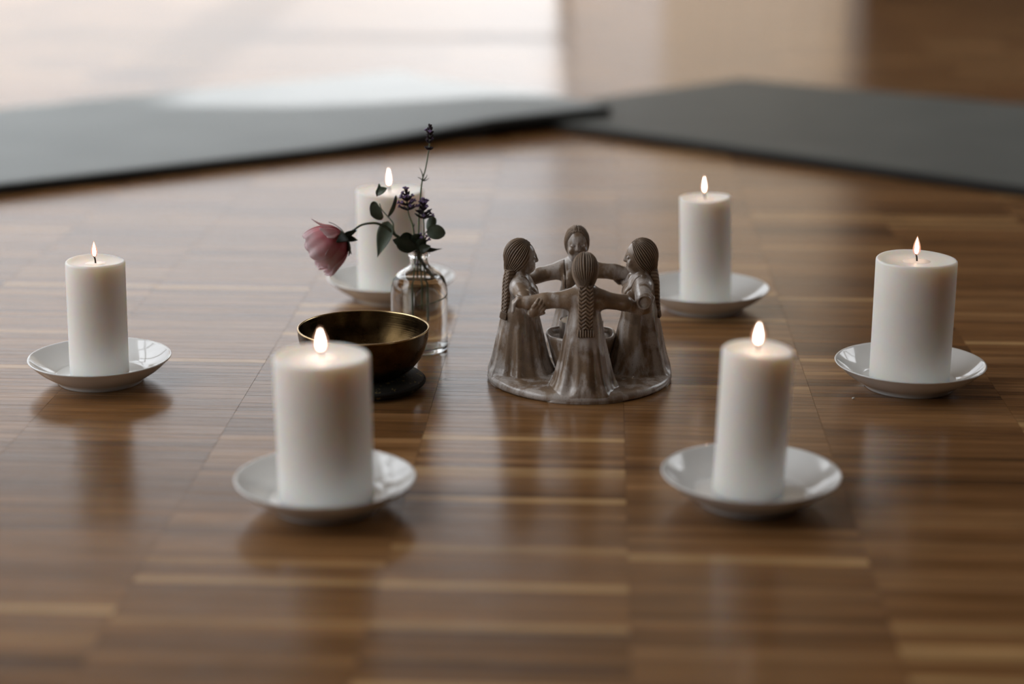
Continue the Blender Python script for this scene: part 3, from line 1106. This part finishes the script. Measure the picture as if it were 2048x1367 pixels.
# ---------------------------------------------------------------- singing bowl on its cushion
BXc, BYc = -126.6, 1590.0
cu = thing('cushion', 'flat round black cushion with gold brocade under the bronze bowl', 'cushion', (BXc + 4.5, BYc, 0), 0)
pr = []
for i in range(25):
    a = -math.pi / 2 + 2 * math.pi * i / 24
    ca, sa = math.cos(a), math.sin(a)
    pr.append((31 + 16 * math.copysign(abs(ca) ** 0.8, ca), 7.0 + 7.0 * math.copysign(abs(sa) ** 0.9, sa)))
V, F = lathe(pr, 80)
obj('cover', new_mesh('cover', V, F), M['brocade'], cu)
V, F = tube([(46.6 * math.cos(a), 46.6 * math.sin(a), 7.0) for a in np.linspace(0, 2 * math.pi, 49)], 1.9, 8, 97)
obj('piping', new_mesh('piping', V, F), M['black_cloth'], cu)
bw = thing('singing_bowl', 'dark bronze singing bowl with a bright rim on a black cushion', 'bowl', (BXc, BYc, 8.6), 0)
pr = [(0, 0), (14, 0.15), (24, 1.6), (34, 5.4), (43, 11.5), (49.5, 19.5), (53.4, 28.5), (55.2, 37), (55.9, 43.2), (56.2, 44.6)]
outer = lathe(pr, 96)
inner = lathe([(54.6, 44.8), (54.2, 43), (53.4, 37), (51.2, 28.6), (46.6, 20.6), (40.6, 13.6), (32.2, 8.2), (23, 4.8), (14, 3.4), (0, 3.2)], 96)
obj('bowl_wall', new_mesh('bowl_wall', *merge(outer, inner)), M['bronze'], bw)
V, F = lathe([(56.2, 44.4), (56.25, 45.0), (55.9, 45.5), (55.3, 45.6), (54.8, 45.4), (54.55, 44.7)], 96)
obj('rim', new_mesh('rim', V, F), M['bronze_rim'], bw)

# ---------------------------------------------------------------- glass bottle
GX, GY = -84.9, 1711.5
bt = thing('glass_bottle', 'small clear glass bottle of water holding the rose and lavender', 'bottle', (GX, GY, 0.05), 0)
pr = [(0, 1.2), (14, 0.8), (20, 0.0), (23.5, 0.0), (25.3, 1.2), (26, 3.5), (26, 20), (26, 45), (26, 54), (25.4, 60), (23.4, 66.5), (19.6, 71.8), (14.4, 75.6), (10.4, 78.2), (8.7, 80.6), (8.3, 83),
      (8.3, 86.6), (8.9, 87.6), (10.0, 88.6), (10.2, 90.2), (10.1, 92.2), (9.4, 93.4), (8.2, 93.7), (7.1, 93.0), (6.6, 90), (6.5, 82.5), (7.2, 79.2), (9.6, 76.2), (13.6, 73.6),
      (18.2, 70.2), (21.7, 65.3), (23.6, 59.5), (24.2, 54), (24.2, 20), (24.2, 6.5), (22.5, 4.4), (14, 4.2), (0, 4.8)]
V, F = lathe(pr, 96)
obj('glass', new_mesh('glass', V, F), M['glass'], bt)
wz = 68.5
pr = [(0, 4.75), (14, 4.15), (22.54, 4.35), (24.25, 6.5), (24.25, 20), (24.25, 54), (23.65, 59.5), (21.75, 65.3), (19.6, wz + 0.3), (18.6, wz - 0.4), (0, wz - 0.5)]
V, F = lathe(pr, 96)
wo = obj('water', new_mesh('water', V, F), M['water'], bt)

# ---------------------------------------------------------------- flowers (coordinates in mm from the bottle's base)


def leaf_mesh(base, tip, side, width, cup=0.15, curl=0.12, n=12, m=6, shape=(0.9, 1.3), wav=0.0):
    """blade from base to tip; side: a point towards one margin; cup folds it along the midrib, curl bends it"""
    b, t = np.array(base, float), np.array(tip, float)
    ax = t - b; L = np.linalg.norm(ax); ax /= L
    sd_ = np.array(side, float) - b; sd_ -= ax * (sd_ @ ax); sd_ /= np.linalg.norm(sd_) + 1e-9
    nn = np.cross(ax, sd_)
    V, F = [], []
    p, q = shape
    for i in range(n + 1):
        u = i / n
        w = width * (u ** p * (1 - u) ** q) / ((p / (p + q)) ** p * (q / (p + q)) ** q)
        for j in range(-m // 2, m // 2 + 1):
            s = j / (m / 2)
            off = nn * (L * curl * 4 * u * (1 - u) * 0.5 - cup * w * abs(s) ** 1.3 * -1 + wav * math.sin(u * 9 + s * 2) * abs(s))
            V.append(b + ax * (u * L) + sd_ * (s * w) + off)
    k = m + 1
    top = len(V)
    for v in list(V): V.append(np.array(v) - nn * 0.25)
    for i in range(n):
        for j in range(m):
            a = i * k + j
            F.append((a, a + 1, a + k + 1, a + k))
            F.append((top + a, top + a + k, top + a + k + 1, top + a + 1))
    for i in range(n):
        for e in (0, m):
            a = i * k + e
            F.append((a, a + k, top + a + k, top + a))
    return V, F


rose = thing('rose', 'drooping pink rose on a dark stem leaning left out of the bottle', 'rose', (GX, GY, 0), 0)
V, F = tube([(25, 6.5, 53), (21.2, 6, 57), (14.8, 4, 65.0), (7.8, 2, 74.1), (1.2, -1, 86.0), (-3.6, -3.5, 96.8), (-12.4, -6, 102.9), (-20.2, -7, 108.3), (-25.6, -8, 113.6), (-30.1, -8, 116.5), (-36.7, -8, 119.3),
             (-42.3, -8, 119.5), (-47.9, -8, 118.7), (-52.4, -8, 117.0), (-56.9, -8, 113.8), (-61.5, -8, 110.8), (-67, -8, 107.6)][1:], [1.1, 1.7, 1.7, 1.5, 1.3, 1.1, 1.0, 1.0, 1.3], 10, 70)
stem_me = new_mesh('stem', V, F)
obj('stem', stem_me, M['rose_stem'], rose)
V, F = merge(tube([(21.0, 6, 57), (17.7, 4, 48.9), (5.2, 0, 43.7), (-5.4, -4, 42.2)], [0.7, 0.6, 0.35], 6), tube([(17.7, 4, 48.9), (20.8, 5, 43.9), (22.2, 6, 42.7)], 0.4, 6))
obj('rootlet', new_mesh('rootlet', V, F), M['stem'], rose)
for a_, b_ in (((14.5, 4, 65.5), (16.6, 2.0, 67.5)), ((-24, -8, 112), (-24.6, -8.5, 115.2)), ((-15.5, -6.3, 105.2), (-14.4, -7, 108))):
    V, F = tube([a_, np.add(a_, np.subtract(b_, a_) * 0.5), b_], [0.9, 0.5, 0.1], 6)
    obj('thorn', new_mesh('thorn', V, F), M['rose_stem'], rose)
V, F = tube([(-20.2, -7, 108.3), (-22.1, -7, 113.4), (-22.5, -7, 119.1), (-25.6, -6, 123.5), (-32.2, -6, 131.2), (-34.5, -6, 137)], [0.8, 0.6, 0.45], 8, 24)
tw = obj('leaf_stalk', new_mesh('leaf_stalk', V, F), M['stem'], rose)
LEAVES = [  # base, tip, side, half width, cup, curl, shape, mat
    ((-33.0, -6, 132.0), (-42.4, -10, 127.4), (-38, -7, 145), 9.4, 0.12, 0.25, (0.35, 0.75), 'leaf'),
    ((-37.5, -7, 145.6), (-27.2, -8, 151.6), (-36, -4, 154), 3.6, 0.35, 0.2, (0.7, 0.9), 'leaf'),
    ((-36.8, -7, 143.6), (-34.6, -4, 155.0), (-40, -9, 150), 2.6, 0.5, 0.1, (0.8, 0.9), 'leaf'),
    ((-26.6, -8, 121.5), (-36.5, -15, 89.5), (-20, -12, 105), 7.0, 0.3, -0.22, (0.55, 1.25), 'leaf'),
    ((-27.6, -5, 123.8), (-19.6, -4, 144.4), (-30, -8, 134), 2.1, 0.6, 0.18, (0.6, 0.5), 'leaf'),
]
for (b_, t_, s_, w_, cu_, cr_, sh_, m_) in LEAVES:
    V, F = leaf_mesh(b_, t_, s_, w_, cu_, cr_, 14, 6, sh_, 0.25)
    obj('leaf', new_mesh('leaf', V, F), M[m_], rose)

# bloom: local frame, +w runs from the calyx to the open end (to the left and slightly down)
ca = Vector((-66.5, -8, 107.8))
wdir = Vector((-0.83, -0.26, -0.50)).normalized()
udir = wdir.cross(Vector((0, 0, 1))).normalized(); vdir = udir.cross(wdir).normalized()


def petal_geo(ang, span, r0, tmax, flare, ruffle, seed, stretch=1.0):
    """a petal lying on a cup round the axis: angle, angular half width, cup radius, how far round the cup it reaches, turned-out edge, ..."""
    rs_ = random.Random(seed)
    n, m = 16, 16
    V, A = [], []
    ph = rs_.random() * 6
    for i in range(n + 1):
        t = i / n
        for j in range(m + 1):
            s = -1 + 2 * j / m
            tt = t * (1 - 0.16 * s * s * t - 0.05 * t * max(0, 1 - abs(s) * 4))
            th = 0.12 + (tmax - 0.12) * tt
            rad = r0 * math.sin(th) + flare * max(0, tt - 0.6) ** 1.6 * 4.2
            w = stretch * r0 * (0.97 - math.cos(th)) - max(0, flare) * max(0, tt - 0.72) ** 2 * 3.0
            rf = ruffle * t ** 2.2 * (math.sin(4 * s + ph) * 0.9 + math.sin(9 * s + ph * 2) * 0.45)
            rad += rf
            a = ang + span * s * min(1.0, 0.45 + 0.75 * t) * (1 - 0.20 * max(0, t - 0.75) * 4 * abs(s))
            p = ca + wdir * (w + rf * 0.4) + (udir * math.cos(a) + vdir * math.sin(a)) * rad
            V.append(tuple(p)); A.append(t ** 1.15)
    F = []
    for i in range(n):
        for j in range(m):
            a = i * (m + 1) + j
            F.append((a, a + 1, a + m + 2, a + m + 1))
    return V, F, A


PETALS = []
for i in range(4):     # closed heart
    PETALS.append((i * 1.57 + 0.4, 0.95, 12.5, 2.60, 0, 0.4, i, 1.45))
for i in range(5):     # middle whorl
    PETALS.append((i * 1.26 + 1.0, 0.88, 17.0, 2.35 + 0.1 * (i % 2), 0.9, 1.0, 10 + i, 1.22))
for i in range(6):     # outer whorl
    PETALS.append((i * 1.05 + 0.5, 0.76, 20.8 - 1.2 * (i % 2), 1.95 + 0.14 * (i % 3), 1.9, 1.5, 20 + i, 1.14))
# two lower petals hang open, one at the top curls outward
PETALS.append((-math.pi / 2 + 0.55, 0.46, 21.6, 1.80, 4.6, 1.4, 31, 1.12))
PETALS.append((-math.pi / 2 - 0.45, 0.48, 21.6, 1.95, 3.6, 1.6, 35, 1.12))
PETALS.append((math.pi / 2 + 0.05, 0.34, 21.2, 1.50, 9.0, 2.0, 32, 1.0))
PETALS.append((math.pi / 2 + 0.75, 0.38, 21.0, 1.45, 5.0, 2.0, 33, 1.0))
for pt in PETALS:
    V, F, A = petal_geo(*pt)
    me = new_mesh('petal', V, F)
    at = me.attributes.new('along', 'FLOAT', 'POINT'); at.data.foreach_set('value', A)
    po = obj('petal', me, M['petal'], rose)
    sol = po.modifiers.new('thickness', 'SOLIDIFY'); sol.thickness = 0.00035
# calyx and sepals
V, F = tube([tuple(ca - wdir * 1.5), tuple(ca + wdir * 1.5), tuple(ca + wdir * 5)], [1.4, 4.6, 5.4], 12, 10)
obj('calyx', new_mesh('calyx', V, F), M['sepal'], rose)


def sepal_geo(ang, span, r0, tmax):
    n, m = 10, 6
    V = []
    for i in range(n + 1):
        t = i / n
        th = 0.15 + (tmax - 0.15) * t
        for j in range(m + 1):
            s = -1 + 2 * j / m
            a = ang + span * s * (1 - t) ** 0.75 * (0.55 + 0.45 * min(1, t * 3)) / max(0.35, math.sin(th) * 1.6)
            p = ca + wdir * (r0 * (0.97 - math.cos(th)) - 0.8) + (udir * math.cos(a) + vdir * math.sin(a)) * (r0 * math.sin(th) + 1.1 + 0.8 * t * t + 0.5 * s * s)
            V.append(tuple(p))
    F = [(i * (m + 1) + j, i * (m + 1) + j + 1, i * (m + 1) + j + m + 2, i * (m + 1) + j + m + 1) for i in range(n) for j in range(m)]
    return V, F


for an_, sp2, tm_ in ((math.pi - 0.25, 0.52, 1.12), (math.pi + 0.75, 0.42, 0.95), (math.pi / 2 - 0.2, 0.36, 0.8)):
    V, F = sepal_geo(an_, sp2, 21.6, tm_)
    so = obj('sepal', new_mesh('sepal', V, F), M['sepal'], rose)
    sol = so.modifiers.new('thickness', 'SOLIDIFY'); sol.thickness = 0.0004
for tip_, sd2, w_ in (((-53.8, -10, 104.2), (-62, -12, 99), 3.3), ((-54.5, -8, 113.0), (-62, -7, 118), 2.8), ((-59.5, -14, 92.0), (-54, -14, 98), 2.6)):
    b_ = ca + Vector((-1.0, -2.0, -0.5))
    V, F = leaf_mesh(tuple(b_), tip_, sd2, w_, 0.15, 0.10, 10, 4, (0.45, 1.0))
    obj('sepal', new_mesh('sepal', V, F), M['sepal'], rose)

# lavender


def ellipsoid(c, ax, r, L, n=6, m=6):
    """a small bud along ax"""
    ax = np.array(ax, float); ax /= np.linalg.norm(ax)
    pts = [tuple(np.array(c) + ax * L * t) for t in (0, 0.25, 0.55, 0.85, 1.0)]
    return tube(pts, [r * 0.45, r * 0.95, r, r * 0.8, r * 0.35], n, m)


def lavender(name_label, stem, rad, whorls, seed, nodes=(), leaves=()):
    rs_ = random.Random(seed)
    t = thing('lavender_sprig', name_label, 'lavender', (GX, GY, 0), 0)
    V, F = tube(stem, rad, 8, 48)
    obj('stem', new_mesh('stem', V, F), M['stem'], t)
    for (c, ax, n, L, spread, bloom) in whorls:
        ax = np.array(ax, float); ax /= np.linalg.norm(ax)
        e1 = np.cross(ax, [0, 1, 0]); e1 /= np.linalg.norm(e1); e2 = np.cross(ax, e1)
        ph = rs_.random() * 6
        for i in range(n):
            a = ph + 2 * math.pi * i / n + rs_.uniform(-0.25, 0.25)
            k = spread * rs_.uniform(0.8, 1.2)
            dirv = ax + k * (math.cos(a) * e1 + math.sin(a) * e2)
            dirv /= np.linalg.norm(dirv)
            l = L * rs_.uniform(0.85, 1.15)
            V, F = ellipsoid(np.array(c) + dirv * 0.6, dirv, 0.95, l, 7, 8)
            fl_ = obj('floret', new_mesh('floret', V, F), M['calyx'], t)
            if rs_.random() < bloom:
                tip = np.array(c) + dirv * (l + 0.4)
                parts = []
                f1 = np.cross(dirv, [0.3, 1, 0.2]); f1 /= np.linalg.norm(f1); f2 = np.cross(dirv, f1)
                for q in range(4):
                    b = 2 * math.pi * q / 4 + 0.5
                    o = dirv * 0.7 + 0.75 * (math.cos(b) * f1 + math.sin(b) * f2)
                    parts.append(ellipsoid(tip, o, 0.75, 2.3, 6, 6))
                obj('corolla', new_mesh('corolla', *merge(*parts)), M['violet'], fl_)
    for (c, b, w) in nodes:
        V, F = leaf_mesh(c, b, np.add(c, (0.3, -1, 0.1)), w, 0.3, 0.15, 8, 4, (0.6, 0.9))
        obj('bract', new_mesh('bract', V, F), M['leaf_dark'], t)
    for (b_, t_, s_, w_, cu_, cr_, sh_, m_) in leaves:
        V, F = leaf_mesh(b_, t_, s_, w_, cu_, cr_, 14, 6, sh_, 0.25)
        obj('leaf', new_mesh('leaf', V, F), M[m_], t)
    return t


up = (0.05, 0, 1)
lavender('tall lavender sprig, its dark flower spike highest above the bottle',
         [(5.5, 4, 27.6), (5.3, 3, 67.7), (3.2, 2, 85.1), (0.5, 2, 93.1), (0.1, 2, 110.4), (1.6, 0, 137.1), (3.7, 0, 156.5), (6.9, 0, 167.8), (10.2, 0, 186.9), (11.3, 0, 203)],
         [0.75, 0.75, 0.8, 0.85, 0.7, 0.6, 0.5],
         [((9.9, 0, 184.5), up, 8, 4.6, 1.3, 0.0), ((10.4, 0, 190.5), up, 8, 4.6, 0.9, 0.1), ((10.7, 0, 194.2), up, 8, 4.8, 0.75, 0.1), ((10.9, 0, 197.8), up, 8, 4.8, 0.65, 0.1),
          ((11.1, 0, 201.0), up, 7, 4.6, 0.5, 0.1), ((11.2, 0, 203.5), up, 5, 4.0, 0.3, 0.0)], 3,
         nodes=[((4.1, 0, 157.2), (1.2, 1, 169.0), 1.3), ((4.1, 0, 157.2), (8.6, -2, 163.0), 1.4), ((4.1, 0, 156.8), (10.2, -2, 159.8), 1.3), ((4.1, 0, 156.6), (-0.2, -3, 160.6), 1.4)])
lavender('short lavender sprig with open violet florets in front of the thick candle',
         [(-4.3, -4, 29.8), (-4.7, -3, 62.9), (-4.0, -2, 75.0), (-3.2, 0, 86.0), (-2.6, -3, 94.2), (-4.5, -6, 115.6), (-7.1, -7, 123.8), (-8.7, -8, 130.8), (-9.9, -8, 146)],
         [0.7, 0.7, 0.75, 0.8, 0.7, 0.6],
         [((-8.8, -8, 131.5), (-0.1, 0, 1), 8, 7.6, 1.9, 0.45), ((-9.1, -8, 135.5), (-0.1, 0, 1), 9, 7.2, 1.5, 0.6), ((-9.4, -8, 139.5), (-0.1, 0, 1), 8, 6.0, 0.9, 0.55),
          ((-9.7, -8, 143), (-0.1, 0, 1), 7, 5.4, 0.6, 0.4), ((-9.9, -8, 146), (-0.1, 0, 1), 4, 4.6, 0.3, 0.4)], 5,
         nodes=[((-4.5, -6, 115.6), (-3.4, -7, 119.4), 0.9)])
lavender('short lavender sprig with dark spreading florets above the grey green leaf',
         [(2.0, -1, 40), (2.2, -1, 70), (0.8, 0, 86), (2.0, -4, 94.5), (5.0, -7, 104.4), (5.5, -8, 116.0), (5.2, -8, 124.6), (5.3, -8, 138)],
         [0.7, 0.7, 0.7, 0.6, 0.55],
         [((5.2, -8, 123.8), (0.05, 0, 1), 8, 8.4, 2.1, 0.25), ((5.2, -8, 127.2), (0.05, 0, 1), 9, 7.6, 1.5, 0.3), ((5.3, -8, 131), (0.05, 0, 1), 8, 6.0, 0.85, 0.25),
          ((5.3, -8, 134.4), (0.05, 0, 1), 6, 5.2, 0.55, 0.2), ((5.3, -8, 137), (0.05, 0, 1), 4, 4.4, 0.3, 0.3),
          ((4.6, -6.5, 101.5), (0.3, -0.2, 1), 4, 6.5, 0.8, 0.9)], 8,
         leaves=[((7.4, -6, 111.5), (24.8, -4, 109.6), (13, 0, 126), 6.8, 0.2, 0.22, (0.55, 0.65), 'leaf'),
                 ((9.0, -5, 112.0), (13.6, 0, 124.6), (20, -4, 116), 4.4, 0.3, 0.2, (0.6, 0.45), 'leaf')])
sp_ = thing('leafy_sprig', 'cluster of dark green leaves crowding the mouth of the bottle', 'foliage', (GX, GY, 0), 0)
V, F = merge(tube([(-1.5, 1, 60), (-1.0, 1, 78), (-0.8, 0, 88), (-2.3, -6, 96)], [0.7, 0.7, 0.8], 7), tube([(1.5, -4, 98), (4.2, -6, 106), (7.6, -6, 111.8)], 0.45, 6))
obj('stem', new_mesh('stem', V, F), M['rose_stem'], sp_)
for (b_, t_, s_, w_, cu_, cr_, sh_) in [
    ((-2.3, -8, 95.2), (-16.5, -15, 108.5), (1, -7, 108), 9.0, 0.25, 0.35, (0.45, 0.5)),
    ((-2.3, -8, 95.2), (0.6, -12, 111.0), (8, -9, 102), 6.0, 0.2, 0.3, (0.5, 0.5)),
    ((-2.0, -8, 96.5), (-22.5, -15, 106.0), (-14, -14, 92), 5.6, 0.3, 0.12, (0.5, 0.7)),
    ((-1.5, -6, 96.0), (-19.0, -9, 98.0), (-12, -14, 92), 4.5, 0.3, 0.2, (0.5, 0.8)),
    ((2.0, -5, 96.5), (21.5, -2, 95.0), (12, -6, 103), 2.8, 0.4, 0.22, (0.5, 1.4)),
    ((1.0, -7, 95.0), (11.5, -12, 99.5), (6, -9, 105), 4.6, 0.3, 0.2, (0.5, 0.8)),
    ((0, -7, 93.8), (5.5, -14, 107), (11, -10, 98), 4.6, 0.3, 0.2, (0.5, 0.7))]:
    V, F = leaf_mesh(b_, t_, s_, w_, cu_, cr_, 12, 6, sh_, 0.2)
    obj('leaf', new_mesh('leaf', V, F), M['leaf_dark'], sp_)

# ---------------------------------------------------------------- crumb of wax by the right-hand saucer
V, F = ellipsoid((0, 0, 0.9), (1, 0.2, 0.1), 0.9, 2.6, 8, 8)
cr_ = obj('wax_crumb', new_mesh('wax_crumb', V, F), M['crumb'], None, (287.3, 1561.4, 0))
tag(cr_, 'tiny white crumb of wax on the floor in front of the far right saucer', 'crumb')
